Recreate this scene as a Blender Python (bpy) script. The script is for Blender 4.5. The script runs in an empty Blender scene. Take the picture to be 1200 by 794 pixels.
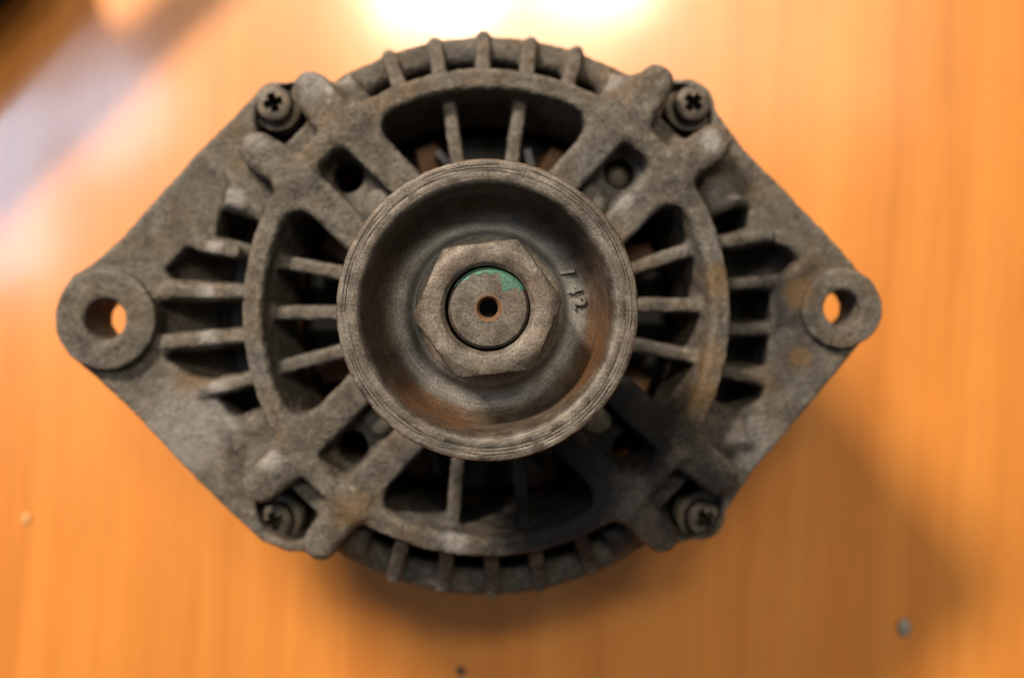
import bpy, bmesh, math, random
import numpy as np
from mathutils import Vector, Matrix, noise

random.seed(4)
rng = np.random.default_rng(4)
SC = bpy.context.scene
COL = SC.collection
MM = 0.001

# ------------------------------------------------------------------ camera
CAM_H = 370.8          # mm above the table
FPX = 1300.0           # focal length in photograph pixels (1200 wide)
CX, CY = 570.0, 366.0  # where the alternator's axis meets the picture
cam = bpy.data.cameras.new('camera')
cam_ob = bpy.data.objects.new('camera', cam)
COL.objects.link(cam_ob)
cam_ob.location = (0, 0, CAM_H * MM)
cam_ob.rotation_euler = (0, 0, 0)
cam.sensor_fit = 'HORIZONTAL'
cam.sensor_width = 22.3
cam.lens = 22.3 * FPX / 1200.0
cam.shift_x = (600.0 - CX) / 1200.0
cam.shift_y = -(397.0 - CY) / 1200.0
cam.clip_start = 0.01
cam.clip_end = 50
cam.dof.use_dof = True
cam.dof.focus_distance = 0.2075
cam.dof.aperture_fstop = 6.2
SC.camera = cam_ob

# ------------------------------------------------------------------ world and lamps
world = bpy.data.worlds.new('World')
SC.world = world
world.use_nodes = True
wb = world.node_tree.nodes['Background']
wb.inputs['Color'].default_value = (1.0, 0.93, 0.86, 1)
wb.inputs['Strength'].default_value = 0.12


def lamp(name, kind, loc, power, color, size=0.1, size_y=None, target=(0, 0, 0)):
    l = bpy.data.lights.new(name, kind)
    l.energy = power
    l.color = color
    if kind == 'POINT':
        l.shadow_soft_size = size
    else:
        l.shape = 'RECTANGLE'
        l.size = size
        l.size_y = size_y or size
    o = bpy.data.objects.new(name, l)
    COL.objects.link(o)
    o.location = loc
    if kind == 'AREA':
        d = Vector(target) - Vector(loc)
        o.rotation_euler = d.to_track_quat('-Z', 'Y').to_euler()
    return o


# two bulbs of the ceiling fixture, up and to the left of the table
lamp('ceiling_bulb', 'POINT', (-0.64, 0.79, 1.00), 82, (1.0, 0.85, 0.68), 0.085)
lamp('ceiling_bulb', 'POINT', (-0.54, 0.87, 1.00), 101, (1.0, 0.85, 0.68), 0.085)
# two bright panels above that the varnish mirrors along the far edge of the picture
lamp('overhead_panel', 'AREA', (-0.10, 0.71, 2.0), 13.0, (1.0, 0.90, 0.72), 0.24, 0.17, (-0.10, 0.70, 0))
lamp('overhead_panel', 'AREA', (0.23, 0.73, 2.0), 10.5, (1.0, 0.88, 0.68), 0.22, 0.17, (0.23, 0.72, 0))
lamp('overhead_panel', 'AREA', (0.36, 0.80, 2.05), 7.5, (1.0, 0.90, 0.66), 1.15, 0.80, (0.36, 0.79, 0))  # wide dim panel added to broaden the glow, standing in for ceiling bounce
# two cool window panes mirrored in the varnish on the left
lamp('window_pane', 'AREA', (-1.03, 0.27, 2.0), 4.6, (0.62, 0.77, 1.0), 0.40, 0.19, (-1.02, 0.27, 0))
lamp('window_pane', 'AREA', (-0.80, 0.43, 2.0), 2.2, (0.70, 0.80, 1.0), 0.22, 0.18, (-0.79, 0.42, 0))

SC.view_settings.view_transform = 'Standard'
SC.view_settings.look = 'None'
SC.view_settings.gamma = 1.0
SC.view_settings.exposure = -0.15

# ------------------------------------------------------------------ helpers


def P(px, py, z):
    """point on the plane at height z (mm) for a place measured on the photograph"""
    k = (CAM_H - z) / FPX
    return ((px - CX) * k, (CY - py) * k)


def link(name, me, mat=None, parent=None):
    o = bpy.data.objects.new(name, me)
    COL.objects.link(o)
    if mat is not None:
        me.materials.clear()
        me.materials.append(mat)
    if parent is not None:
        o.parent = parent
    return o


def mesh(name, verts, faces, smooth=True):
    me = bpy.data.meshes.new(name)
    me.from_pydata([tuple(c * MM for c in v) for v in verts], [], faces)
    me.update()
    if smooth:
        me.shade_smooth()
    return me


def sharp(me, ang=35):
    me.set_sharp_from_angle(angle=math.radians(ang))
    return me


def lathe(name, prof, n=96, closed=True, jitter=0.0):
    """prof: list of (r, z) in mm, closed loop by default"""
    v, f = [], []
    m = len(prof)
    for i in range(n):
        a = 2 * math.pi * i / n
        c, s = math.cos(a), math.sin(a)
        for (r, z) in prof:
            v.append((r * c, r * s, z))
    for i in range(n):
        j = (i + 1) % n
        for k in range(m if closed else m - 1):
            l = (k + 1) % m
            f.append((i * m + k, j * m + k, j * m + l, i * m + l))
    return mesh(name, v, f)


def fix(me):
    bm = bmesh.new()
    bm.from_mesh(me)
    bmesh.ops.remove_doubles(bm, verts=bm.verts, dist=1e-7)
    bmesh.ops.recalc_face_normals(bm, faces=bm.faces)
    bm.to_mesh(me)
    bm.free()
    return me


# ------------------------------------------------------------------ materials


class NT:
    def __init__(self, name):
        self.mat = bpy.data.materials.new(name)
        self.mat.use_nodes = True
        self.nt = self.mat.node_tree
        self.n = self.nt.nodes
        self.b = self.n['Principled BSDF']
        tc = self.n.new('ShaderNodeTexCoord')
        mp = self.n.new('ShaderNodeMapping')
        mp.inputs['Scale'].default_value = (1000, 1000, 1000)
        self.l(tc.outputs['Object'], mp.inputs['Vector'])
        self.co = mp.outputs['Vector']        # object coordinates in mm

    def l(self, a, b):
        self.nt.links.new(a, b)

    def noise(self, scale, detail=4, rough=0.55, vec=None, dist=0.0):
        t = self.n.new('ShaderNodeTexNoise')
        t.inputs['Scale'].default_value = scale
        t.inputs['Detail'].default_value = detail
        t.inputs['Roughness'].default_value = rough
        t.inputs['Distortion'].default_value = dist
        self.l(vec or self.co, t.inputs['Vector'])
        return t.outputs['Fac']

    def ramp(self, fac, stops):
        r = self.n.new('ShaderNodeValToRGB')
        e = r.color_ramp.elements
        while len(e) < len(stops):
            e.new(0.5)
        for k, (p, c) in enumerate(stops):
            e[k].position = p
            e[k].color = (c[0], c[1], c[2], 1) if isinstance(c, tuple) else (c, c, c, 1)
        self.l(fac, r.inputs['Fac'])
        return r.outputs['Color']

    def mix(self, fac, a, b, mode='MIX'):
        m = self.n.new('ShaderNodeMix')
        m.data_type = 'RGBA'
        m.blend_type = mode
        for s, val in ((m.inputs[0], fac), (m.inputs[6], a), (m.inputs[7], b)):
            if isinstance(val, (int, float)):
                s.default_value = val
            elif isinstance(val, tuple):
                s.default_value = (*val, 1)
            else:
                self.l(val, s)
        return m.outputs[2]

    def math(self, op, a, b=0.0, c=None):
        m = self.n.new('ShaderNodeMath')
        m.operation = op
        for s, val in zip(m.inputs, (a, b, c)):
            if val is None:
                continue
            if isinstance(val, (int, float)):
                s.default_value = val
            else:
                self.l(val, s)
        return m.outputs[0]

    def blob(self, x, y, z, r0, r1, wob=None, sc=(1, 1, 1)):
        """1 inside r0 mm, 0 outside r1 mm of a place on the object"""
        mp = self.n.new('ShaderNodeMapping')
        mp.vector_type = 'POINT'
        mp.inputs['Location'].default_value = (-x * sc[0], -y * sc[1], -z * sc[2])
        mp.inputs['Scale'].default_value = sc
        self.l(self.co, mp.inputs['Vector'])
        ln = self.n.new('ShaderNodeVectorMath')
        ln.operation = 'LENGTH'
        self.l(mp.outputs['Vector'], ln.inputs[0])
        d = ln.outputs['Value']
        if wob is not None:
            d = self.math('ADD', d, self.math('MULTIPLY', self.math('SUBTRACT', wob, 0.5), r1 * 1.3))
        mr = self.n.new('ShaderNodeMapRange')
        mr.interpolation_type = 'SMOOTHSTEP'
        mr.inputs['From Min'].default_value = r0
        mr.inputs['From Max'].default_value = r1
        mr.inputs['To Min'].default_value = 1
        mr.inputs['To Max'].default_value = 0
        self.l(d, mr.inputs['Value'])
        return mr.outputs['Result']

    def bump(self, height, strength, dist_mm, normal=None):
        b = self.n.new('ShaderNodeBump')
        b.inputs['Strength'].default_value = strength
        b.inputs['Distance'].default_value = dist_mm * MM
        self.l(height, b.inputs['Height'])
        if normal is not None:
            self.l(normal, b.inputs['Normal'])
        return b.outputs['Normal']

    def out(self, color=None, rough=None, metal=None, normal=None, spec=None):
        for key, val in (('Base Color', color), ('Roughness', rough), ('Metallic', metal), ('Normal', normal), ('Specular IOR Level', spec)):
            if val is None:
                continue
            s = self.b.inputs[key]
            if isinstance(val, (int, float)):
                s.default_value = val
            elif isinstance(val, tuple):
                s.default_value = (*val, 1)
            else:
                self.l(val, s)
        return self.mat


def cast_material():
    m = NT('dirty_cast_aluminium')
    big = m.noise(0.045, 4, 0.6)
    mid = m.noise(0.22, 5, 0.62)
    fine = m.noise(1.3, 4, 0.65)
    grit = m.noise(3.5, 2, 0.6)
    c = m.ramp(mid, [(0.28, (0.034, 0.0285, 0.0235)), (0.5, (0.080, 0.069, 0.0565)), (0.72, (0.142, 0.126, 0.108))])
    # ochre dust, in low patches
    och = m.ramp(m.noise(0.075, 5, 0.65), [(0.48, 0.0), (0.68, 1.0)])
    c = m.mix(m.math('MULTIPLY', och, 0.55), c, (0.115, 0.074, 0.034))
    # blue-grey bare metal haze
    bl = m.ramp(m.noise(0.06, 3, 0.5, dist=0.4), [(0.52, 0.0), (0.72, 1.0)])
    c = m.mix(m.math('MULTIPLY', bl, 0.35), c, (0.105, 0.108, 0.120))
    # grain of dirt
    c = m.mix(0.85, c, m.ramp(fine, [(0.28, 0.30), (0.5, 0.95), (0.72, 1.75)]), 'MULTIPLY')
    geo = m.n.new('ShaderNodeNewGeometry')
    edge = m.ramp(geo.outputs['Pointiness'], [(0.507, 0.0), (0.57, 1.0)])
    edge = m.math('MULTIPLY', edge, m.ramp(m.noise(0.3, 4, 0.6), [(0.35, 0.1), (0.65, 0.75)]))
    c = m.mix(edge, c, (0.25, 0.235, 0.215))
    ox = m.math('MULTIPLY', m.ramp(m.noise(0.16, 6, 0.7, dist=0.8), [(0.62, 0.0), (0.74, 0.4)]), m.ramp(fine, [(0.4, 0.2), (0.6, 1.0)]))
    c = m.mix(ox, c, (0.27, 0.26, 0.255))
    c = m.mix(m.ramp(grit, [(0.68, 0.0), (0.76, 0.45)]), c, (0.21, 0.19, 0.16))
    c = m.mix(m.ramp(m.noise(0.55, 3, 0.6), [(0.30, 0.7), (0.40, 0.0)]), c, (0.028, 0.023, 0.018))
    # black grease thrown over the lower right of the bracket
    x, y = P(665, 600, 114)
    wob = m.noise(0.12, 5, 0.6)
    g = m.blob(x, y, 112, 10, 27, wob, (1, 1, 0.6))
    x, y = P(735, 500, 114)
    g = m.math('MAXIMUM', g, m.blob(x, y, 112, 9, 21, wob, (1, 1, 0.6)))
    x, y = P(800, 590, 108)
    g = m.math('MAXIMUM', g, m.math('MULTIPLY', m.blob(x, y, 108, 6, 20, wob, (1, 1, 0.6)), 0.75))
    x, y = P(610, 675, 100)
    g = m.math('MAXIMUM', g, m.math('MULTIPLY', m.blob(x, y, 98, 9, 34, wob, (0.55, 1, 0.6)), 0.5))
    x, y = P(905, 350, 100)
    g = m.math('MAXIMUM', g, m.math('MULTIPLY', m.blob(x, y, 97, 4, 16, wob), 0.9))
    x, y = P(925, 410, 100)
    g = m.math('MAXIMUM', g, m.math('MULTIPLY', m.blob(x, y, 97, 2, 13, wob), 0.6))
    c = m.mix(m.math('MULTIPLY', g, 0.94), c, (0.010, 0.010, 0.0125))
    # places rubbed down to pale metal
    w = None
    for (px, py, z, r, k) in ((247, 345, 102, 4.0, .85), (247, 397, 102, 4.0, .85), (255, 285, 103, 4.0, .6), (255, 455, 103, 4.5, .6),
                              (272, 232, 105, 4.0, .55), (385, 103, 113, 2.2, 1.0), (368, 98, 112, 5.5, .45), (300, 165, 113, 4.5, .4),
                              (757, 121, 114, 1.6, 1.0), (835, 165, 113, 3.6, .7), (318, 540, 112, 4.0, .6), (532, 636, 114, 5.0, .5),
                              (728, 235, 114, 4.5, .4), (850, 228, 104, 6.0, .25), (885, 520, 102, 9.0, .3), (215, 500, 102, 16.0, .4),
                              (402, 88, 105, 5.0, .55), (715, 95, 106, 4.0, .45), (700, 512, 115, 1.6, .8), (872, 310, 95, 5, .5)):
        x, y = P(px, py, z)
        bb = m.math('MULTIPLY', m.blob(x, y, z, r * 0.35, r, wob), k)
        w = bb if w is None else m.math('MAXIMUM', w, bb)
    w = m.math('MULTIPLY', w, m.ramp(fine, [(0.3, 0.5), (0.6, 1.0)]))
    c = m.mix(w, c, (0.33, 0.315, 0.31))
    # rusty dust by the right ear and under the left slots
    for (px, py, z, r) in ((935, 345, 100, 6), (940, 420, 100, 5), (222, 443, 100, 6), (840, 330, 112, 7), (830, 420, 112, 8), (410, 600, 114, 8), (820, 460, 113, 8)):
        x, y = P(px, py, z)
        c = m.mix(m.math('MULTIPLY', m.blob(x, y, z, r * 0.2, r, wob), 0.6), c, (0.13, 0.078, 0.03))
    n1 = m.bump(m.noise(0.45, 4, 0.6), 0.6, 1.0)
    n2 = m.bump(fine, 1.0, 0.85, n1)
    n3 = m.bump(grit, 0.6, 0.16, n2)
    rough = m.math('SUBTRACT', m.math('ADD', 0.52, m.math('MULTIPLY', mid, 0.3)), m.math('MULTIPLY', g, 0.10))
    return m.out(c, rough, 0.12, n3, m.math('SUBTRACT', 0.4, m.math('MULTIPLY', g, 0.28)))


def steel_material(name, dark, mid_c, light, rust=0.3, rings=True, metal=0.35, rust_zone=None):
    m = NT(name)
    n1 = m.noise(0.25, 5, 0.62)
    fine = m.noise(1.8, 4, 0.65)
    grit = m.noise(5.0, 2, 0.6)
    c = m.ramp(n1, [(0.28, dark), (0.5, mid_c), (0.72, light)])
    r = m.ramp(m.noise(0.13, 5, 0.6), [(0.45, 0.0), (0.7, 1.0)])
    c = m.mix(m.math('MULTIPLY', r, rust), c, (0.115, 0.052, 0.02))
    if rust_zone is not None:
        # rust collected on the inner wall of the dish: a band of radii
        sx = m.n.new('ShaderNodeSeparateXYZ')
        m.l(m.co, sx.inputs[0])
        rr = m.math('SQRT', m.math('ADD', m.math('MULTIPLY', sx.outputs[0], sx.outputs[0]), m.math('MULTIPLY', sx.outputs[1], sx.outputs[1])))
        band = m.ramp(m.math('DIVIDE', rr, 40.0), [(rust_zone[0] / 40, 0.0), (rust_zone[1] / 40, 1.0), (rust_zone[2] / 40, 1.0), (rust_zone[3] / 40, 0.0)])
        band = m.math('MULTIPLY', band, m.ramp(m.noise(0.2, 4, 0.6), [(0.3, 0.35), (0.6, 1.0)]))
        side = m.math('MAXIMUM', m.blob(23, -9, 157, 4, 17), m.blob(-13, -21, 157, 4, 17))  # lit crescents of the wall painted in: rust kept strong only there
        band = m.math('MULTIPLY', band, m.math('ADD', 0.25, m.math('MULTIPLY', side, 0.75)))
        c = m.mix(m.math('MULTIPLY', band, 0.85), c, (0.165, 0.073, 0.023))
        inner = m.ramp(m.math('DIVIDE', rr, 40.0), [(0.50, 1.0), (0.57, 0.0)])
        inner = m.math('MULTIPLY', inner, m.ramp(m.noise(0.15, 4, 0.6), [(0.35, 0.3), (0.6, 0.85)]))
        c = m.mix(inner, c, (0.165, 0.163, 0.158))
    c = m.mix(0.5 if rings else 0.8, c, m.ramp(fine, [(0.28, 0.3), (0.5, 0.95), (0.72, 1.7)]), 'MULTIPLY')
    c = m.mix(m.ramp(grit, [(0.66, 0.0), (0.75, 0.6)]), c, (0.33, 0.30, 0.26))
    h = fine
    n = m.bump(n1, 0.3, 0.5)
    n = m.bump(fine, 0.6, 0.2, n)
    if rings:
        sx = m.n.new('ShaderNodeSeparateXYZ')
        m.l(m.co, sx.inputs[0])
        rr = m.math('SQRT', m.math('ADD', m.math('MULTIPLY', sx.outputs[0], sx.outputs[0]), m.math('MULTIPLY', sx.outputs[1], sx.outputs[1])))
        cb = m.n.new('ShaderNodeCombineXYZ')
        m.l(rr, cb.inputs[0])
        m.l(m.math('MULTIPLY', m.noise(0.03, 1, 0.5), 3.0), cb.inputs[1])
        rn = m.noise(3.2, 2, 0.5, cb.outputs[0])
        rn2 = m.ramp(rn, [(0.36, 0.0), (0.46, 1.0)])
        n = m.bump(rn2, 0.35, 0.12, n)
        c = m.mix(0.22, c, m.ramp(rn, [(0.34, 0.25), (0.45, 1.0), (0.7, 1.25)]), 'MULTIPLY')
    n = m.bump(grit, 0.4, 0.07, n)
    return m.out(c, m.math('ADD', 0.42, m.math('MULTIPLY', n1, 0.25)), metal, n, 0.5)


def plain(name, color, rough=0.6, metal=0.0, var=0.3, scale=0.5, bump=0.3):
    m = NT(name)
    n1 = m.noise(scale, 5, 0.6)
    c = m.mix(var, color, m.ramp(n1, [(0.3, 0.35), (0.7, 1.6)]), 'MULTIPLY')
    n = m.bump(n1, bump, 0.4)
    return m.out(c, rough, metal, n)


def wood_material():
    m = NT('varnished_table_wood')
    # boards about 70 mm wide run up the picture; figure is stretched along them
    sx = m.n.new('ShaderNodeSeparateXYZ')
    m.l(m.co, sx.inputs[0])
    wob = m.math('MULTIPLY', m.math('SUBTRACT', m.noise(0.006, 2, 0.5), 0.5), 14.0)
    xx = m.math('ADD', sx.outputs[0], wob)
    cb = m.n.new('ShaderNodeCombineXYZ')
    m.l(m.math('ADD', xx, m.math('MULTIPLY', sx.outputs[1], -0.06)), cb.inputs[0])
    m.l(m.math('MULTIPLY', sx.outputs[1], 0.035), cb.inputs[1])
    g1 = m.noise(0.05, 4, 0.55, cb.outputs[0], 0.6)
    g2 = m.noise(0.35, 5, 0.6, cb.outputs[0])
    c = m.ramp(g1, [(0.25, (0.45, 0.150, 0.022)), (0.5, (0.53, 0.190, 0.030)), (0.75, (0.58, 0.224, 0.041))])
    c = m.mix(0.28, c, m.ramp(g2, [(0.3, 0.76), (0.6, 1.05)]), 'MULTIPLY')
    # board joints
    fr = m.math('FRACT', m.math('DIVIDE', m.math('ADD', sx.outputs[0], 1000 - 6.0), 82.0))
    j = m.math('LESS_THAN', m.math('ABSOLUTE', m.math('SUBTRACT', fr, 0.0)), 0.010)
    fl = m.math('FLOOR', m.math('DIVIDE', m.math('ADD', sx.outputs[0], 1000 - 6.0), 82.0))
    wn = m.n.new('ShaderNodeTexWhiteNoise')
    wn.noise_dimensions = '1D'
    m.l(fl, wn.inputs['W'])
    c = m.mix(0.5, c, m.ramp(wn.outputs['Value'], [(0.0, 0.90), (1.0, 1.06)]), 'MULTIPLY')
    c = m.mix(m.math('MULTIPLY', j, 0.12), c, (0.22, 0.07, 0.015))
    # blotches of wear
    c = m.mix(0.3, c, m.ramp(m.noise(0.018, 4, 0.6), [(0.3, 0.72), (0.7, 1.12)]), 'MULTIPLY')
    n = m.bump(m.noise(0.02, 2, 0.5), 0.12, 1.0)
    mat = m.out(c, 0.34, 0.0, n, 0.5)
    m.b.inputs['Coat Weight'].default_value = 1.0
    m.b.inputs['Coat Roughness'].default_value = 0.14
    m.b.inputs['Coat IOR'].default_value = 1.5
    m.l(n, m.b.inputs['Coat Normal'])
    return mat


M_CAST = cast_material()
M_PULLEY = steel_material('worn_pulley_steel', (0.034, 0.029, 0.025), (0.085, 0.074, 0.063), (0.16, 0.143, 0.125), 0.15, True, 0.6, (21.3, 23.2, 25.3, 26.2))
M_NUT = steel_material('dusty_nut_steel', (0.034, 0.0285, 0.023), (0.082, 0.069, 0.056), (0.15, 0.131, 0.11), 0.25, False, 0.25)
M_SHAFT = steel_material('shaft_steel', (0.030, 0.0255, 0.021), (0.068, 0.058, 0.048), (0.115, 0.10, 0.084), 0.2, False, 0.3)
M_RUST = plain('orange_rust', (0.105, 0.052, 0.023), 0.85, 0.0, 0.5, 0.9)
M_GREEN = plain('green_paint', (0.026, 0.088, 0.060), 0.6, 0.0, 0.85, 1.6)
M_SCREW = steel_material('screw_steel', (0.022, 0.018, 0.014), (0.075, 0.062, 0.048), (0.17, 0.148, 0.12), 0.35, False, 0.4)
M_BLACK = plain('black_recess', (0.012, 0.011, 0.011), 0.8)
M_DARKMETAL = plain('dark_laminated_steel', (0.035, 0.032, 0.032), 0.6, 0.4)
M_COPPER = plain('varnished_copper', (0.30, 0.11, 0.035), 0.45, 0.5, 0.5)
M_FAN = plain('fan_steel', (0.05, 0.047, 0.05), 0.5, 0.5)
M_POLE = plain('rusty_pole_steel', (0.11, 0.05, 0.02), 0.7, 0.2, 0.6, 0.4)
M_REAR = plain('rear_cast_aluminium', (0.05, 0.044, 0.038), 0.6, 0.15, 0.5)
M_PEBBLE = plain('grey_grit', (0.24, 0.22, 0.19), 0.8, 0.0, 0.6)
M_PALE = plain('pale_grit', (0.50, 0.25, 0.09), 0.7)
M_SPECK = plain('dark_grit', (0.05, 0.03, 0.04), 0.7)
M_CASE = plain('black_plastic', (0.012, 0.012, 0.015), 0.45, 0.0, 0.3, 0.2)

# ------------------------------------------------------------------ the table
S = 1600.0
tm = mesh('table_top', [(-S, -S, 0), (S, -S, 0), (S, S, 0), (-S, S, 0)], [(0, 1, 2, 3)], False)
table = link('table_top', tm, wood_material())
table['kind'] = 'structure'

# ------------------------------------------------------------------ the casting, as a distance field
HS = 0.5
X0, X1, Y0, Y1, Z0, Z1 = -108.0, 102.0, -73.0, 73.0, 74.0, 120.0
gx = np.arange(X0, X1 + 1e-6, HS, dtype=np.float32)
gy = np.arange(Y0, Y1 + 1e-6, HS, dtype=np.float32)
gz = np.arange(Z0, Z1 + 1e-6, HS, dtype=np.float32)
F = np.full((len(gx), len(gy), len(gz)), 20.0, dtype=np.float32)
LAB = np.zeros(F.shape, dtype=np.uint8)
labels = ['']          # label index -> (name, parent key)


def new_label(name, parent):
    labels.append((name, parent))
    return len(labels) - 1


def sub(x0, x1, y0, y1, z0, z1, pad=4.0):
    def ix(g, a, b):
        i0 = max(0, int((a - pad - g[0]) / HS))
        i1 = min(len(g), int((b + pad - g[0]) / HS) + 2)
        return slice(i0, max(i0, i1))
    return ix(gx, x0, x1), ix(gy, y0, y1), ix(gz, z0, z1)


def extr(d2, ztop, zbot, Z, rnd):
    """distance of a 2-D outline given a height range, with rounded rims"""
    zc = (ztop + zbot) * 0.5
    hz = (ztop - zbot) * 0.5
    a = d2[:, :, None] + rnd
    zc3 = zc[:, :, None] if isinstance(zc, np.ndarray) else zc
    hz3 = hz[:, :, None] if isinstance(hz, np.ndarray) else hz
    b = np.abs(Z[None, None, :] - zc3) - hz3 + rnd
    return np.minimum(np.maximum(a, b), 0) + np.sqrt(np.maximum(a, 0) ** 2 + np.maximum(b, 0) ** 2) - rnd


def smin(a, b, k):
    h = np.maximum(k - np.abs(a - b), 0) / k
    return np.minimum(a, b) - h * h * k * 0.25


def poly_d(pts, X, Y):
    p = np.array(pts, dtype=np.float32)
    n = len(p)
    d = np.full(X.shape, 1e9, dtype=np.float32)
    inside = np.zeros(X.shape, dtype=bool)
    for i in range(n):
        ax, ay = p[i]
        bx, by = p[(i + 1) % n]
        ex, ey = bx - ax, by - ay
        t = np.clip(((X - ax) * ex + (Y - ay) * ey) / (ex * ex + ey * ey + 1e-9), 0, 1)
        d = np.minimum(d, (X - ax - ex * t) ** 2 + (Y - ay - ey * t) ** 2)
        c = (ay > Y) != (by > Y)
        xi = (bx - ax) * (Y - ay) / ((by - ay) if abs(by - ay) > 1e-9 else 1e-9) + ax
        inside ^= c & (X < xi)
    d = np.sqrt(d)
    return np.where(inside, -d, d)


def apply(sl, d, lab, k):
    f = F[sl]
    if lab is not None:
        L = LAB[sl]
        L[d < f] = lab
    F[sl] = smin(f, d, k)


def cut(sl, d, k=0.8):
    f = F[sl]
    F[sl] = -smin(-f, d, k)


def grid2(sl):
    return np.meshgrid(gx[sl[0]], gy[sl[1]], indexing='ij')


def u_poly(pts, ztop, zbot, lab, k=1.5, rnd=1.0, infl=0.0):
    xs = [p[0] for p in pts]
    ys = [p[1] for p in pts]
    sl = sub(min(xs) - infl, max(xs) + infl, min(ys) - infl, max(ys) + infl, zbot, ztop)
    X, Y = grid2(sl)
    apply(sl, extr(poly_d(pts, X, Y) - infl, ztop, zbot, gz[sl[2]], rnd), lab, k)


def u_seg(a, b, hw, za, zb, zbot, lab, k=1.2, rnd=0.9, hwb=None):
    """bar from a to b, half width hw, its top falling from za to zb"""
    hwb = hw if hwb is None else hwb
    w = max(hw, hwb)
    sl = sub(min(a[0], b[0]) - w, max(a[0], b[0]) + w, min(a[1], b[1]) - w, max(a[1], b[1]) + w, zbot, max(za, zb))
    X, Y = grid2(sl)
    ex, ey = b[0] - a[0], b[1] - a[1]
    t = np.clip(((X - a[0]) * ex + (Y - a[1]) * ey) / (ex * ex + ey * ey), 0, 1)
    d2 = np.sqrt((X - a[0] - ex * t) ** 2 + (Y - a[1] - ey * t) ** 2) - (hw + (hwb - hw) * t)
    zt = (za + (zb - za) * t).astype(np.float32)
    apply(sl, extr(d2.astype(np.float32), zt, np.full_like(zt, zbot), gz[sl[2]], rnd), lab, k)


def u_disc(c, r, ztop, zbot, lab, k=1.0, rnd=0.8):
    sl = sub(c[0] - r, c[0] + r, c[1] - r, c[1] + r, zbot, ztop)
    X, Y = grid2(sl)
    d2 = np.sqrt((X - c[0]) ** 2 + (Y - c[1]) ** 2) - r
    apply(sl, extr(d2, ztop, zbot, gz[sl[2]], rnd), lab, k)


def c_disc(c, r, ztop, zbot, k=0.6, rnd=0.4):
    sl = sub(c[0] - r, c[0] + r, c[1] - r, c[1] + r, zbot, ztop)
    X, Y = grid2(sl)
    d2 = np.sqrt((X - c[0]) ** 2 + (Y - c[1]) ** 2) - r
    cut(sl, extr(d2, ztop, zbot, gz[sl[2]], rnd), k)


L_FL = new_label('mounting_flange', None)
L_SP = new_label('bearing_bracket', None)


def pts(lst, z):
    return [P(x, y, z) for x, y in lst]


ZF, ZR = 100.0, 112.5
# wings of the flange
left_wing = pts([(69, 345), (85, 322), (108, 308), (141, 279), (226, 183), (300, 109), (318, 98), (345, 93), (378, 100), (430, 200), (430, 530),
                 (420, 620), (390, 645), (359, 647), (332, 646), (305, 634), (271, 603), (220, 552), (151, 479), (102, 434), (78, 415), (64, 380)], ZF)
right_wing = pts([(700, 200), (765, 110), (790, 92), (812, 92), (830, 104), (842, 132), (871, 173), (920, 222), (981, 286), (1018, 329),
                  (1019, 391), (949, 475), (880, 556), (853, 597), (846, 612), (826, 631), (792, 638), (750, 630), (700, 530)], ZF)
u_poly(left_wing, ZF, 87.0, L_FL, 0.5, 1.2)
u_poly(right_wing, ZF, 87.0, L_FL, 0.5, 1.2)
for wing in (left_wing, right_wing):
    sl = sub(-84, 84, -72, 72, 75, 90)
    X, Y = grid2(sl)
    d2 = np.maximum(poly_d(wing, X, Y), np.sqrt(X * X + Y * Y) - 80.0)
    apply(sl, extr(d2, 92.0, 75.0, gz[sl[2]], 1.0), L_FL, 0.5)
# shoulder of the barrel, above and below
sl = sub(-70, 70, -70, 70, 74, 100)
X, Y = grid2(sl)
R = np.sqrt(X * X + np.where(Y < 0, Y + 1.7, Y) ** 2)
ANG = np.abs(np.arctan2(X, np.abs(Y)))
d2 = np.maximum(np.abs(R - 64.9) - 3.2, (ANG - math.radians(46)) * 40)
apply(sl, extr(d2, 98.5, 70.0, gz[sl[2]], 2.8), L_FL, 2.0)
# inside of the bracket is open
c_disc((0, 0), 57.6, 130, 60, 0.5)
# slots of the wings; their floors climb outwards
SLOTS = [
    [(258, 240), (318, 256), (304, 290), (253, 276)],
    [(217, 289), (243, 295), (300, 304), (296, 335), (200, 327), (192, 316)],
    [(184, 352), (295, 353), (295, 386), (184, 393)],
    [(192, 420), (201, 410), (230, 412), (300, 399), (304, 433), (242, 446), (222, 441)],
    [(253, 464), (312, 447), (322, 476), (274, 494)],
    [(820, 254), (866, 234), (878, 242), (877, 267), (828, 281)],
    [(835, 298), (905, 283), (924, 290), (938, 304), (924, 319), (899, 325), (840, 326)],
    [(842, 344), (903, 342), (903, 377), (842, 378)],
    [(838, 400), (901, 393), (899, 429), (835, 425)],
    [(830, 440), (895, 452), (895, 468), (860, 480), (822, 468)],
]
for s in SLOTS:
    p = pts(s, ZF)
    xs = [q[0] for q in p]
    ys = [q[1] for q in p]
    sl = sub(min(xs), max(xs), min(ys), max(ys), 80, 104)
    X, Y = grid2(sl)
    R = np.sqrt(X * X + Y * Y)
    d2 = poly_d(p, X, Y)
    d = extr(d2, 106.0, 70.0, gz[sl[2]], 0.8)
    steep = 1.0 if s[0][0] < 500 else 0.75
    zf = 77.0 + (R - 64.0) * steep * 1.0
    zf = np.where(R < 64.0, 60.0, zf)
    dfl = (zf[:, :, None] - gz[sl[2]][None, None, :]) * 0.7
    cut(sl, np.maximum(d, dfl), 1.4)
# bolt wells: the ground round each corner screw is sunk
BOLTS = [(321, 121), (812, 121), (322, 610), (825, 607)]
SEAT = [94.0, 94.0, 90.5, 90.5]
for (bx, by) in BOLTS:
    c = P(CX + (bx - CX) * 0.925, CY + (by - CY) * 0.925, ZF)
    c_disc(c, 8.6, 110, 80, 1.2, 0.8)

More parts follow.
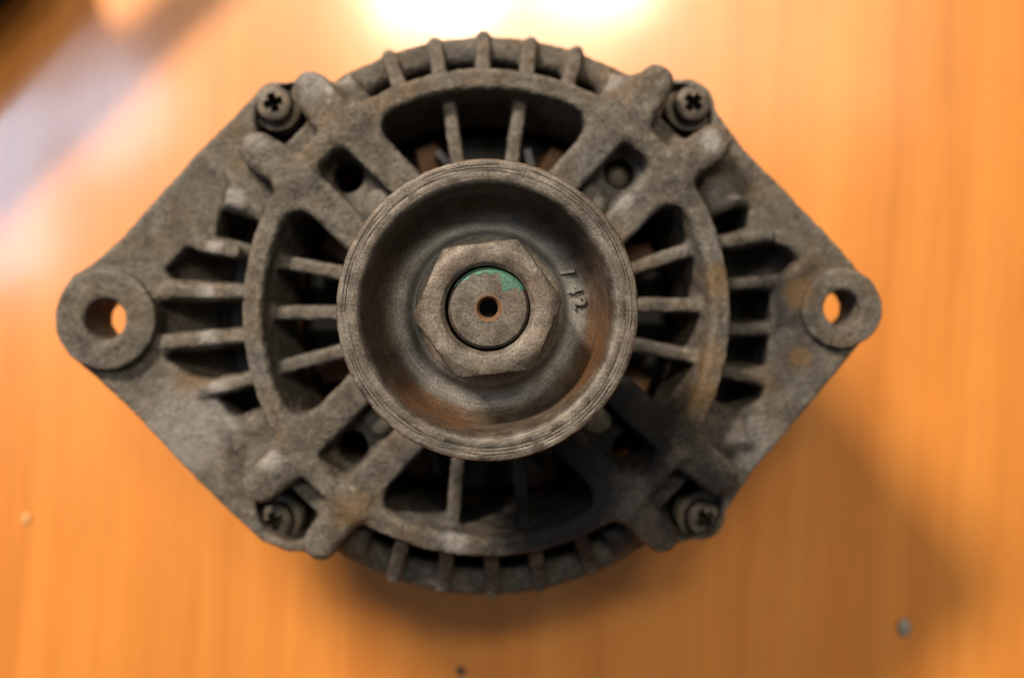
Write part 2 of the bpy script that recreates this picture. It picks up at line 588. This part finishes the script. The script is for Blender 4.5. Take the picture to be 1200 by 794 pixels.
# ring with a tapering inner wall
sl = sub(-58, 58, -58, 58, 84, ZR)
X, Y = grid2(sl)
R = np.sqrt(X * X + Y * Y)
Z = gz[sl[2]]
rin = 52.4 - np.clip(ZR - Z, 0, 30) * 0.165
d2 = np.maximum(R[:, :, None] - 57.0, rin[None, None, :] - R[:, :, None])
b = np.abs(Z[None, None, :] - (ZR + 85.0) / 2) - (ZR - 85.0) / 2
rnd = 1.3
a_, b_ = d2 + rnd, b + rnd
apply(sl, np.minimum(np.maximum(a_, b_), 0) + np.sqrt(np.maximum(a_, 0) ** 2 + np.maximum(b_, 0) ** 2) - rnd, L_SP, 1.0)
del d2, b, a_, b_
u_disc((0, 0), 29.0, 112.0, 96.0, L_SP, 1.0)
DIAG = {'ul': 135.5, 'ur': 46.3, 'll': 225.0, 'lr': 316.0}
HOLE_R = {'ul': 46.5, 'ur': 46.3, 'll': 45.4, 'lr': 47.3}


def uv(ang, u, v):
    a = math.radians(ang)
    return (math.cos(a) * u - math.sin(a) * v, math.sin(a) * u + math.cos(a) * v)


for key, ang in DIAG.items():
    for s in (-1, 1):
        # web either side of the pocket
        pl = [uv(ang, 20, s * 4.2), uv(ang, 55, s * 4.4), uv(ang, 56, s * 13.0), uv(ang, 50, s * 12.4), uv(ang, 20, s * 11.8)]
        u_poly(pl, 112.7, 92.0, L_SP, 2.2, 1.4)
    # pocket floor
    u_poly([uv(ang, 26, -6), uv(ang, 54, -6), uv(ang, 54, 6), uv(ang, 26, 6)], 104.5, 97.0, L_SP, 1.6, 0.6)
    c_disc(uv(ang, HOLE_R[key], 0), 3.75, 120, 80, 0.8, 0.2)
    # corner plate and the ledge in front of it
    u_poly([uv(ang, 52.4, -14), uv(ang, 56.6, -13.0), uv(ang, 56.6, 13.0), uv(ang, 52.4, 14)], 112.9, 88.0, L_SP, 2.4, 1.3)
    u_poly([uv(ang, 52, -7.0), uv(ang, 62.5, -6.0), uv(ang, 62.5, 6.0), uv(ang, 52, 7.0)], 105.5, 86.0, L_SP, 0.8, 0.6)

# rounded corners where the webs run into the ring
sl = sub(-58, 58, -58, 58, 92, 113)
X, Y = grid2(sl)
R = np.sqrt(X * X + Y * Y)


def smax(a, b, k):
    return -smin(-a, -b, k)


ring_d = sorted(DIAG.values())
for q in range(4):
    a0, a1 = ring_d[q], ring_d[(q + 1) % 4]
    r0, r1 = math.radians(a0), math.radians(a1)
    v0 = -math.sin(r0) * X + math.cos(r0) * Y          # grows into the window from the first diagonal
    v1 = math.sin(r1) * X - math.cos(r1) * Y           # and from the second
    win = smax(smax(12.0 - v0, 12.0 - v1, 3.0), R - 52.5, 9.0)
    near = np.minimum(v0, v1)
    d2 = np.maximum(np.maximum(-win, R - 54.5), np.maximum(34.0 - R, 5.0 - near))
    apply(sl, extr(d2, 112.6, 93.0, gz[sl[2]], 1.3), L_SP, 1.0)

LUGS = [((352, 208), (303, 177), 4.3), ((402, 150), (366, 108), 4.6), ((738, 145), (768, 97), 4.0), ((790, 198), (835, 168), 4.2),
        ((348, 532), (306, 566), 4.4), ((414, 582), (377, 634), 4.1), ((800, 522), (842, 557), 4.4), ((738, 590), (774, 626), 3.9)]
for a, b, w in LUGS:
    L = new_label('clamp_lug', L_SP)
    u_seg(P(*a, 111), P(*b, 109), w * 1.08, 113.2, 112.0, 90.0, L, 1.5, 2.4, w * 1.02)

# raised shoulders between the wings and the ring
for q, z in (([(264, 200), (292, 205), (320, 225), (306, 258), (262, 238)], 104.5), ([(268, 500), (310, 482), (335, 500), (330, 548), (292, 556), (272, 525)], 104.5),
             ([(822, 205), (848, 205), (872, 234), (832, 250)], 103.5), ([(828, 478), (868, 490), (880, 520), (846, 528), (815, 500)], 103.5),
             ([(388, 108), (408, 84), (430, 110), (418, 132)], 106.5), ([(702, 122), (716, 84), (744, 90), (752, 122)], 106.5),
             ([(396, 628), (416, 606), (436, 622), (426, 652), (408, 650)], 104.0), ([(702, 625), (735, 605), (758, 622), (726, 650)], 103.0)):
    u_poly(pts(q, z), z, 88.0, L_FL, 4.5, 2.4)

# ribs
for a, b, w, z in (((272, 294), (236, 287), 1.55, 103), ((292, 341), (180, 341), 1.75, 102), ((292, 392), (182, 402), 1.75, 102), ((296, 444), (236, 458), 1.6, 102.5),
                   ((842, 285), (900, 275), 1.5, 103), ((848, 334), (906, 330), 1.45, 102), ((850, 386), (905, 386), 1.45, 101.5), ((840, 434), (900, 443), 1.5, 101.5)):
    L = new_label('cooling_rib', L_FL)
    u_seg(P(*a, 108), P(*b, 101), w, 107.0, z - 1.2, 88.0, L, 1.5, 1.2)
for a, b in (((467, 99), (456, 66)), ((515, 86), (509, 51)), ((566, 82), (566, 44)), ((617, 86), (622, 50)), ((666, 97), (676, 62)),
             ((470, 640), (461, 676)), ((524, 646), (519, 687)), ((576, 648), (577, 692)), ((628, 645), (632, 686)), ((681, 632), (693, 666))):
    L = new_label('cooling_rib', L_FL)
    u_seg(P(*a, 110), P(*b, 99), 1.75, 108.5, 99.6, 80.0, L, 1.0, 1.1)
for a, b in (((524, 108), (537, 195)), ((611, 108), (599, 195)), ((314, 303), (402, 320)), ((306, 366), (400, 366)), ((314, 434), (402, 411)),
             ((828, 286), (740, 314)), ((834, 358), (742, 357)), ((826, 420), (740, 403)), ((530, 622), (537, 540)), ((615, 622), (609, 540))):
    L = new_label('cooling_rib', L_SP)
    u_seg(P(*a, 107), P(*b, 107), 1.65, 106.5, 108.0, 97.0, L, 1.5, 1.1)
# pillars under the corner screws
for (bx, by), zs in zip(BOLTS, SEAT):
    u_disc(P(bx, by, 98), 6.0, zs, 78.0, L_FL, 0.6, 0.8)
# ears
EARS = [((122, 374), 59.0, 104.0, 83.0, 24.0), ((988, 361), 47.0, 103.0, 86.0, 21.0)]
for (ex, ey), r, zt, zb, rb in EARS:
    L = new_label('mounting_ear', L_FL)
    k = (CAM_H - zt) / FPX
    u_disc(P(ex, ey, zt), r * k, zt, zb, L, 0.6, 0.9)
    c_disc(P(ex, ey, zt), rb * k, 130, 60, 0.5, 0.2)
    # countersunk mouth
    c = P(ex, ey, zt)
    sl = sub(c[0] - 9, c[0] + 9, c[1] - 9, c[1] + 9, zt - 3, zt + 1)
    X, Y = grid2(sl)
    d2 = np.sqrt((X - c[0]) ** 2 + (Y - c[1]) ** 2)
    cut(sl, (d2[:, :, None] - (rb * k + 0.8) - (gz[sl[2]][None, None, :] - zt) * 1.0) * 0.7, 0.4)

# close the field at its borders
F[0], F[-1], F[:, 0], F[:, -1], F[:, :, 0], F[:, :, -1] = 5, 5, 5, 5, 5, 5


def surface_nets():
    nx, ny, nz = F.shape
    neg = F < 0
    cnt = np.zeros((nx - 1, ny - 1, nz - 1), dtype=np.uint8)
    for i in (0, 1):
        for j in (0, 1):
            for k in (0, 1):
                cnt += neg[i:nx - 1 + i, j:ny - 1 + j, k:nz - 1 + k]
    act = (cnt > 0) & (cnt < 8)
    ci, cj, ck = np.nonzero(act)
    idx = np.full(act.shape, -1, dtype=np.int32)
    idx[ci, cj, ck] = np.arange(len(ci))
    acc = np.zeros((len(ci), 3))
    num = np.zeros(len(ci))
    corner = {}
    for i in (0, 1):
        for j in (0, 1):
            for k in (0, 1):
                corner[i, j, k] = F[ci + i, cj + j, ck + k].astype(np.float64)
    for ax in range(3):
        for p in (0, 1):
            for q in (0, 1):
                a = [p, q]
                a.insert(ax, 0)
                b = [p, q]
                b.insert(ax, 1)
                fa, fb = corner[tuple(a)], corner[tuple(b)]
                cross = (fa < 0) != (fb < 0)
                t = np.where(cross, fa / np.where(cross, fa - fb, 1), 0)
                pos = np.array(a, dtype=np.float64)[None, :].repeat(len(ci), 0)
                pos[:, ax] += t
                acc += np.where(cross[:, None], pos, 0)
                num += cross
    v = acc / num[:, None]
    v = np.stack([gx[0] + (ci + v[:, 0]) * HS, gy[0] + (cj + v[:, 1]) * HS, gz[0] + (ck + v[:, 2]) * HS], 1)
    quads, labs = [], []
    for ax in range(3):
        s0 = [slice(None)] * 3
        s1 = [slice(None)] * 3
        s0[ax] = slice(0, -1)
        s1[ax] = slice(1, None)
        ch = neg[tuple(s0)] != neg[tuple(s1)]
        o1, o2 = [(1, 2), (2, 0), (0, 1)][ax]
        e = np.stack(np.nonzero(ch), 1)
        e = e[(e[:, o1] > 0) & (e[:, o2] > 0)]

        def cell(d1, d2):
            c = e.copy()
            c[:, o1] -= d1
            c[:, o2] -= d2
            return idx[c[:, 0], c[:, 1], c[:, 2]]
        q = np.stack([cell(1, 1), cell(0, 1), cell(0, 0), cell(1, 0)], 1)
        inside = neg[e[:, 0], e[:, 1], e[:, 2]]
        q[~inside] = q[~inside][:, ::-1]
        e2 = e.copy()
        e2[~inside, ax] += 1
        quads.append(q)
        labs.append(LAB[e2[:, 0], e2[:, 1], e2[:, 2]])
    return v, np.concatenate(quads), np.concatenate(labs)


V, Q, QL = surface_nets()
# lumps of the sand casting
for it in range(1):
    nb = np.zeros_like(V)
    nn = np.zeros(len(V))
    for a in range(4):
        b = (a + 1) % 4
        np.add.at(nb, Q[:, a], V[Q[:, b]])
        np.add.at(nb, Q[:, b], V[Q[:, a]])
        np.add.at(nn, Q[:, a], 1)
        np.add.at(nn, Q[:, b], 1)
    V = V * 0.5 + 0.5 * nb / nn[:, None]


def vnormals():
    fn = np.cross(V[Q[:, 2]] - V[Q[:, 0]], V[Q[:, 3]] - V[Q[:, 1]])
    n = np.zeros_like(V)
    for a in range(4):
        np.add.at(n, Q[:, a], fn)
    return n / (np.linalg.norm(n, axis=1)[:, None] + 1e-12)


N = vnormals()
disp = np.array([noise.noise(Vector(p) * 0.32) * 0.22 + noise.noise(Vector(p) * 0.85 + Vector((7, 3, 1))) * 0.19 for p in V])
V = V + N * disp[:, None]
N = vnormals()


def piece(lab_ids, name, parent):
    sel = np.isin(QL, lab_ids)
    q = Q[sel]
    if len(q) == 0:
        print('EMPTY', name)
        return None
    used, inv = np.unique(q, return_inverse=True)
    q = inv.reshape(q.shape)
    me = bpy.data.meshes.new(name)
    me.vertices.add(len(used))
    me.vertices.foreach_set('co', (V[used] * MM).astype(np.float32).ravel())
    me.loops.add(len(q) * 4)
    me.loops.foreach_set('vertex_index', q.astype(np.int32).ravel())
    me.polygons.add(len(q))
    me.polygons.foreach_set('loop_start', np.arange(len(q), dtype=np.int32) * 4)
    me.update(calc_edges=True)
    me.validate()
    me.shade_smooth()
    me.normals_split_custom_set_from_vertices([tuple(x) for x in N[used]])
    return link(name, me, M_CAST, parent)


alt = bpy.data.objects.new('alternator', None)
COL.objects.link(alt)
alt.empty_display_size = 0.05
alt['label'] = 'grimy cast metal alternator standing on the orange wooden table, pulley up'
alt['category'] = 'alternator'
flange = piece([0, L_FL], 'mounting_flange', alt)
bracket = piece([L_SP], 'bearing_bracket', alt)
for li in range(1, len(labels)):
    nm, par = labels[li]
    if par is not None:
        piece([li], nm, flange if par == L_FL else bracket)
flange['label'] = 'two-winged cast mounting flange with slots and ears'
bracket['label'] = 'cast ring with crossed webs behind the pulley'
print('casting quads', len(Q))
del F, LAB

# ------------------------------------------------------------------ pulley, nut, shaft
prof = [(31.0, 164.5), (30.75, 164.9), (30.3, 165.0), (29.75, 165.0), (29.65, 164.86), (29.55, 165.0), (29.15, 165.0), (29.02, 164.82), (28.9, 165.0), (28.45, 165.0), (28.36, 164.9), (28.27, 165.0), (26.9, 165.0), (26.3, 164.75), (25.8, 164.1), (25.5, 162.8), (25.1, 158.0), (24.6, 153.5),
        (23.8, 150.6), (22.4, 148.8), (20.8, 147.9), (19.0, 147.6), (18.0, 147.7), (17.3, 148.2), (16.7, 149.2), (16.0, 149.6), (9.0, 149.6), (9.0, 140.0), (24.0, 140.0), (28.5, 140.5), (31.0, 141.5)]
DISH = [(q[0], q[1]) for q in prof[16:25]][::-1]
z = 142.0
while z < 161.5:                       # V-grooves for the ribbed belt
    prof += [(31.0, z), (28.6, z + 1.5), (31.0, z + 3.0)]
    z += 3.5
prof += [(31.0, 163.0)]
pul_me = fix(lathe('pulley', prof, 240))
for vv in pul_me.vertices:             # knocks along the rim
    p = vv.co / MM
    if p.z > 163.5 and math.hypot(p.x, p.y) > 30.2:
        vv.co += Vector((p.x, p.y, 12)).normalized() * (min(0.0, noise.noise(p * 0.8) + 0.15) * 0.45 + noise.noise(p * 1.7) * 0.05) * MM
    elif 164.7 < p.z < 164.95 and 28 < math.hypot(p.x, p.y) < 30:
        vv.co.z = (p.z + (165.0 - p.z) * max(0.0, min(1.0, 0.5 + 1.6 * noise.noise(Vector((p.x * 0.09, p.y * 0.09, math.hypot(p.x, p.y) * 3)))))) * MM
sharp(pul_me, 40)
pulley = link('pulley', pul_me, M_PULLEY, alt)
# raised casting number on the dish
PS0 = (CAM_H - 165.0) / FPX / 0.1745
for ch, (px, py), rot in (('1', (663.5, 321.5), -83), ('4', (671.5, 341.0), -76), ('2', (677.5, 357.5), -66)):
    cu = bpy.data.curves.new('number', 'FONT')
    cu.body = ch
    cu.size = 4.6
    cu.extrude = 0.5
    cu.bevel_depth = 0.10
    cu.align_x = 'CENTER'
    cu.align_y = 'CENTER'
    tmp = bpy.data.objects.new('tmp', cu)
    COL.objects.link(tmp)
    bpy.context.view_layer.update()
    me = bpy.data.meshes.new_from_object(tmp.evaluated_get(bpy.context.evaluated_depsgraph_get()))
    bpy.data.objects.remove(tmp)
    x, y = P(px, py, 148.6)
    rl = math.hypot(x, y) / PS0
    zl = float(np.interp(rl, [q[0] for q in DISH], [q[1] for q in DISH]))
    me.transform(Matrix.Translation((x / PS0 * MM, y / PS0 * MM, (zl + 0.52) * MM)) @ Matrix.Rotation(math.radians(rot), 4, 'Z') @ Matrix.Rotation(math.radians(17), 4, 'X') @ Matrix.Scale(MM, 4))
    me.name = 'embossed_digit'
    link('embossed_digit', me, M_PULLEY, pulley)


def nut_mesh():
    """hexagon with a turned chamfer, a bore with a chamfered mouth"""
    n = 180
    ztop, zbot, apo = 164.6, 149.8, 13.6
    rings = []
    rot = math.radians(6.5)
    rows = []
    for i in range(n):
        th = 2 * math.pi * i / n
        t = ((th - rot) % (math.pi / 3)) - math.pi / 6
        rh = apo / math.cos(t)
        rh = -math.log(math.exp(-rh * 5) + math.exp(-15.5 * 5)) / 5   # corners eased
        rows.append((th, rh))
    prof_n = []
    for th, rh in rows:
        cz = lambda r: ztop - max(0.0, (r - 13.1)) * 0.62
        p = [(8.85, zbot), (8.85, ztop - 1.0), (9.5, ztop - 0.25), (9.9, ztop), (12.6, ztop), (13.1, ztop - 0.08), (rh - 0.25, cz(rh - 0.25)), (rh, cz(rh) - 0.35),
             (rh, ztop - 3.5), (rh, zbot + 0.8), (rh - 0.3, zbot)]
        prof_n.append([(r * math.cos(th), r * math.sin(th), z) for r, z in p])
    m = len(prof_n[0])
    v = [q for row in prof_n for q in row]
    f = []
    for i in range(n):
        j = (i + 1) % n
        for k in range(m):
            l = (k + 1) % m
            f.append((i * m + k, j * m + k, j * m + l, i * m + l))
    me = fix(mesh('pulley_nut', v, f))
    for vv in me.vertices:
        p = vv.co / MM
        vv.co += Vector((noise.noise(p * 0.5), noise.noise(p * 0.5 + Vector((9, 2, 0))), noise.noise(p * 0.5 + Vector((2, 8, 0))) * 0.7)) * 0.12 * MM
    return sharp(me, 38)


cx, cy = P(571.5, 361.5, 164)
nut = link('pulley_nut', nut_mesh(), M_NUT, alt)
nut.location = (cx * MM, cy * MM, 0)
pulley.location = (P(571, 363, 165)[0] * MM, P(571, 363, 165)[1] * MM, 0)
washer = link('washer', sharp(fix(lathe('washer', [(9.2, 149.0), (9.2, 150.3), (15.4, 150.3), (15.9, 150.0), (15.9, 149.0)], 96))), M_NUT, alt)
washer.location = nut.location
PS = (CAM_H - 165.0) / FPX / 0.1745
ZS = 163.2
shaft_prof = [(0.01, 120), (8.5, 120), (8.5, ZS - 1.3), (8.35, ZS - 0.6), (7.8, ZS - 0.05), (7.4, ZS), (2.8, ZS), (2.1, ZS - 0.9), (2.1, ZS - 9), (0.01, ZS - 10)]
shaft = link('shaft', sharp(fix(lathe('shaft', shaft_prof, 96, True))), M_SHAFT, alt)
shaft.location = (P(572.5, 361.0, ZS)[0] * MM, P(572.5, 361.0, ZS)[1] * MM, 0)
for _o in (pulley, nut, washer, shaft):
    _o.scale = (PS, PS, 1)
rust = link('centre_bore', sharp(fix(lathe('centre_bore', [(2.85, ZS + 0.05), (2.12, ZS - 0.86), (2.0, ZS - 2), (1.95, ZS - 2), (2.0, ZS - 0.8), (2.5, ZS + 0.02)], 48))), M_RUST, shaft)


def paint_patch(outer, inner, z_of, thick, steps=7):
    """thin film of paint between two outlines of (radius, degrees), following the metal under it"""
    v, f = [], []
    n = len(outer)
    for (ro, a), (ri, _) in zip(outer, inner):
        for k in range(steps + 1):
            r = ro + (ri - ro) * k / steps
            v.append((r * math.cos(math.radians(a)), r * math.sin(math.radians(a)), z_of(r) + thick))
    for i in range(n - 1):
        for k in range(steps):
            p = i * (steps + 1) + k
            f.append((p, p + steps + 1, p + steps + 2, p + 1))
    me = mesh('paint_mark', v, f)
    bm = bmesh.new()
    bm.from_mesh(me)
    bmesh.ops.recalc_face_normals(bm, faces=bm.faces)
    ext = bmesh.ops.extrude_face_region(bm, geom=bm.faces[:])
    for e in ext['geom']:
        if isinstance(e, bmesh.types.BMVert):
            e.co.z -= (thick + 0.05) * MM
    bmesh.ops.recalc_face_normals(bm, faces=bm.faces)
    bm.to_mesh(me)
    bm.free()
    return me


def zsh(r):
    if r < 7.4:
        return ZS
    if r < 7.8:
        return ZS - 0.05 * (r - 7.4) / 0.4
    return ZS - 0.05 - 0.55 * min(1, (r - 7.8) / 0.55)


angs = list(range(28, 150, 4))
outer = [(8.42, a) for a in angs]
inner = []
for a in angs:
    w = 0.9 + 0.35 * math.sin(a * 0.31) + (3.0 * math.exp(-((a - 52) / 13) ** 2)) + 0.5 * math.exp(-((a - 92) / 16) ** 2)
    if a > 128:
        w *= (152 - a) / 24
    inner.append((8.42 - max(0.15, w), a))
link('paint_mark', sharp(paint_patch(outer, inner, zsh, 0.08)), M_GREEN, shaft)
# spacer and front bearing cover behind the pulley
link('bearing_spacer', sharp(fix(lathe('bearing_spacer', [(9.0, 112.1), (9.0, 140), (14, 140), (14, 115), (22, 115), (22, 112.1)], 64))), M_DARKMETAL, alt)


# ------------------------------------------------------------------ screws


def screw_mesh():
    """pan head with a cross recess; origin on the seat"""
    n = 48
    prof_s = [(0.01, -6), (4.0, -6), (4.0, 0), (5.2, 0), (5.2, 0.9), (4.45, 1.0), (4.4, 4.2), (4.1, 5.0), (3.2, 5.4), (0.01, 5.6)]
    me = fix(lathe('corner_screw', prof_s, n, False))
    return sharp(me, 40)


def cross_cutter():
    v, f = [], []

    def box(hx, hy, z0, z1, tap):
        i = len(v)
        for (sx, sy) in ((-1, -1), (1, -1), (1, 1), (-1, 1)):
            v.append((sx * hx * tap, sy * hy * tap, z0))
        for (sx, sy) in ((-1, -1), (1, -1), (1, 1), (-1, 1)):
            v.append((sx * hx, sy * hy, z1))
        f.extend([(i, i + 3, i + 2, i + 1), (i + 4, i + 5, i + 6, i + 7)] + [(i + k, i + (k + 1) % 4, i + 4 + (k + 1) % 4, i + 4 + k) for k in range(4)])
    box(2.6, 1.1, 2.2, 7.0, 0.75)
    box(1.1, 2.6, 2.3, 7.0, 0.75)
    return mesh('cut', v, f, False)


sm = screw_mesh()
so = bpy.data.objects.new('tmp_screw', sm)
co = bpy.data.objects.new('tmp_cut', cross_cutter())
COL.objects.link(so)
COL.objects.link(co)
md = so.modifiers.new('b', 'BOOLEAN')
md.object = co
md.operation = 'DIFFERENCE'
md.solver = 'EXACT'
md.use_self = True
bpy.context.view_layer.update()
sm2 = bpy.data.meshes.new_from_object(so.evaluated_get(bpy.context.evaluated_depsgraph_get()))
sm2.name = 'corner_screw'
bpy.data.objects.remove(so)
bpy.data.objects.remove(co)
sharp(sm2, 40)
sm2.materials.clear()
sm2.materials.append(M_SCREW)
washer_me = sharp(fix(lathe('lock_washer', [(4.2, 0.1), (4.2, 1.4), (6.0, 1.4), (6.0, 0.1)], 40)))
washer_me.materials.append(M_SCREW)
for (bx, by), rz, zs in zip(BOLTS, (18, 48, 20, 35), SEAT):
    o = bpy.data.objects.new('corner_screw', sm2)
    COL.objects.link(o)
    x, y = P(bx, by, zs + 5)
    o.location = (x * MM, y * MM, (zs + 0.6) * MM)
    o.rotation_euler = (0, 0, math.radians(rz))
    o.parent = alt
    w = bpy.data.objects.new('lock_washer', washer_me)
    COL.objects.link(w)
    w.parent = o
    w.location = (0, 0, -0.6 * MM)

# rounded heads of the bearing retainer screws at the foot of each pocket
rm = sharp(fix(lathe('retainer_screw', [(0.01, 3.6), (1.6, 3.4), (3.0, 2.7), (3.9, 1.4), (4.1, 0.0), (4.1, -2.0), (0.01, -2.0)], 40, False)), 60)
rm.materials.append(M_CAST)
for key, ang in DIAG.items():
    o = bpy.data.objects.new('retainer_screw', rm)
    COL.objects.link(o)
    x, y = uv(ang, 36.2, 0)
    o.location = (x * MM, y * MM, 104.5 * MM)
    o.parent = alt

pl = sharp(fix(lathe('hole_plug', [(0.01, 2.2), (1.7, 2.1), (2.9, 1.6), (3.3, 0.6), (3.4, -6.0), (0.01, -6.0)], 32, False)), 60)
pl.materials.append(M_SCREW)
o = bpy.data.objects.new('hole_plug', pl)
COL.objects.link(o)
x, y = uv(DIAG['ur'], HOLE_R['ur'], 0)
o.location = (x * MM, y * MM, 97.5 * MM)
o.parent = alt

# ------------------------------------------------------------------ inside and below
link('stator_core', sharp(fix(lathe('stator_core', [(50, 40), (50, 78), (61, 78), (61, 40)], 96))), M_DARKMETAL, alt)
link('rear_housing', sharp(fix(lathe('rear_housing', [(5, 0.3), (5, 6), (54, 8), (60, 14), (60.5, 40), (61.5, 40.2), (61.5, 79), (63, 79.5), (66.5, 79.5), (66.5, 40), (64, 8), (56, 0.3)], 96))), M_REAR, alt)
v, f = [], []
n, m_ = 150, 10
WR = 52.0
for i in range(n):                      # end turns of the winding
    a = 2 * math.pi * i / n
    rr = 3.6 + 0.5 * math.sin(i * 1.257)
    for k in range(m_):
        b = 2 * math.pi * k / m_
        r = WR + rr * math.cos(b)
        v.append((r * math.cos(a), r * math.sin(a), 81.0 + rr * 1.3 * math.sin(b)))
for i in range(n):
    for k in range(m_):
        f.append((i * m_ + k, ((i + 1) % n) * m_ + k, ((i + 1) % n) * m_ + (k + 1) % m_, i * m_ + (k + 1) % m_))
link('stator_winding', fix(mesh('stator_winding', v, f)), M_COPPER, alt)
rotor = link('rotor', sharp(fix(lathe('rotor', [(9, 30), (9, 82), (45, 82), (47, 79), (47, 33), (45, 30)], 72))), M_BLACK, alt)
v = [(-2, -0.9, 0), (13, -0.9, 0), (13, 0.9, 0), (-2, 0.9, 0), (-2, -0.9, 11), (12, -0.9, 11), (12, 0.9, 11), (-2, 0.9, 11)]
f = [(0, 3, 2, 1), (4, 5, 6, 7), (0, 1, 5, 4), (1, 2, 6, 5), (2, 3, 7, 6), (3, 0, 4, 7)]
bl = mesh('fan_blade', v, f, False)
bl.materials.append(M_FAN)
for i, a in enumerate((8, 41, 66, 97, 121, 158, 187, 214, 243, 279, 301, 337)):
    o = bpy.data.objects.new('fan_blade', bl)
    COL.objects.link(o)
    ar = math.radians(a)
    o.location = (32 * math.cos(ar) * MM, 32 * math.sin(ar) * MM, 82 * MM)
    o.rotation_euler = (0, 0, ar + math.radians(38))
    o.parent = rotor

pv = [(30, -6, 0), (47, -4, 0), (47, 4, 0), (30, 6, 0), (30, -5, 6), (45, -2.6, 6), (45, 2.6, 6), (30, 5, 6)]
pole = mesh('rotor_pole', pv, [(0, 3, 2, 1), (4, 5, 6, 7), (0, 1, 5, 4), (1, 2, 6, 5), (2, 3, 7, 6), (3, 0, 4, 7)], False)
pole.materials.append(M_POLE)
for i in range(8):
    o = bpy.data.objects.new('rotor_pole', pole)
    COL.objects.link(o)
    o.location = (0, 0, 82 * MM)
    o.rotation_euler = (0, 0, math.radians(20 + 45 * i))
    o.parent = rotor

# ------------------------------------------------------------------ small things on the table


def pebble(name, px, py, sx, sy, sz, mat, seed):
    bm = bmesh.new()
    bmesh.ops.create_icosphere(bm, subdivisions=3, radius=1.0)
    for vv in bm.verts:
        k = 1 + 0.35 * noise.noise(vv.co * 1.3 + Vector((seed, 0, 0))) + 0.12 * noise.noise(vv.co * 4 + Vector((0, seed, 0)))
        vv.co = Vector((vv.co.x * sx * k * MM, vv.co.y * sy * k * MM, max(-0.55, vv.co.z * k) * sz * MM))
    me = bpy.data.meshes.new(name)
    bm.to_mesh(me)
    bm.free()
    me.shade_smooth()
    o = link(name, me, mat)
    x, y = P(px, py, 0)
    o.location = (x * MM, y * MM, 0.55 * sz * MM)
    return o


o = pebble('dirt_crumb', 1059, 734, 2.3, 3.0, 1.6, M_PEBBLE, 3)
o['label'] = 'small grey crumb of dirt on the table inside the shadow, lower right'
o['category'] = 'crumb'
o = pebble('dirt_speck', 540, 785, 1.5, 1.4, 1.0, M_SPECK, 8)
o['label'] = 'tiny dark speck on the table at the bottom edge, below the alternator'
o['category'] = 'speck'

o = pebble('dirt_speck', 31, 607, 1.5, 2.0, 0.5, M_PALE, 5)
o['label'] = 'tiny pale speck on the table near the left edge, below the left ear'
o['category'] = 'speck'

# black object, one corner in view; unseen rest invented to shade the table
case = bpy.data.objects.new('black_case', None)
COL.objects.link(case)
x, y = P(20, 8, 0)
case.location = (x * MM, y * MM, 0)
case.rotation_euler = (0, 0, math.radians(43.4))
case['label'] = 'black object whose edge shows in the far left corner of the table'
case['category'] = 'case'


def rbox(name, x0, x1, y0, y1, z0, z1, bev, mat, parent):
    bm = bmesh.new()
    bmesh.ops.create_cube(bm, size=1.0)
    for vv in bm.verts:
        vv.co = Vector(((x0 + x1) / 2 + vv.co.x * (x1 - x0), (y0 + y1) / 2 + vv.co.y * (y1 - y0), (z0 + z1) / 2 + vv.co.z * (z1 - z0))) * MM
    bmesh.ops.bevel(bm, geom=bm.edges, offset=bev * MM, segments=3, affect='EDGES', profile=0.5)
    me = bpy.data.meshes.new(name)
    bm.to_mesh(me)
    bm.free()
    me.shade_smooth()
    sharp(me, 40)
    return link(name, me, mat, parent)


rbox('body', -170, 26, 2, 80, 0, 63, 5, M_CASE, case)
rbox('base', 20, 125, 4, 70, 0, 26, 4, M_CASE, case)
rbox('shade_bar', 18, 125, 4, 18, 53, 63, 4, M_CASE, case)  # made-up bar over a gap that lets a lit patch onto the table
rbox('shade_post', 110, 126, 3, 20, 22, 58, 4, M_CASE, case)
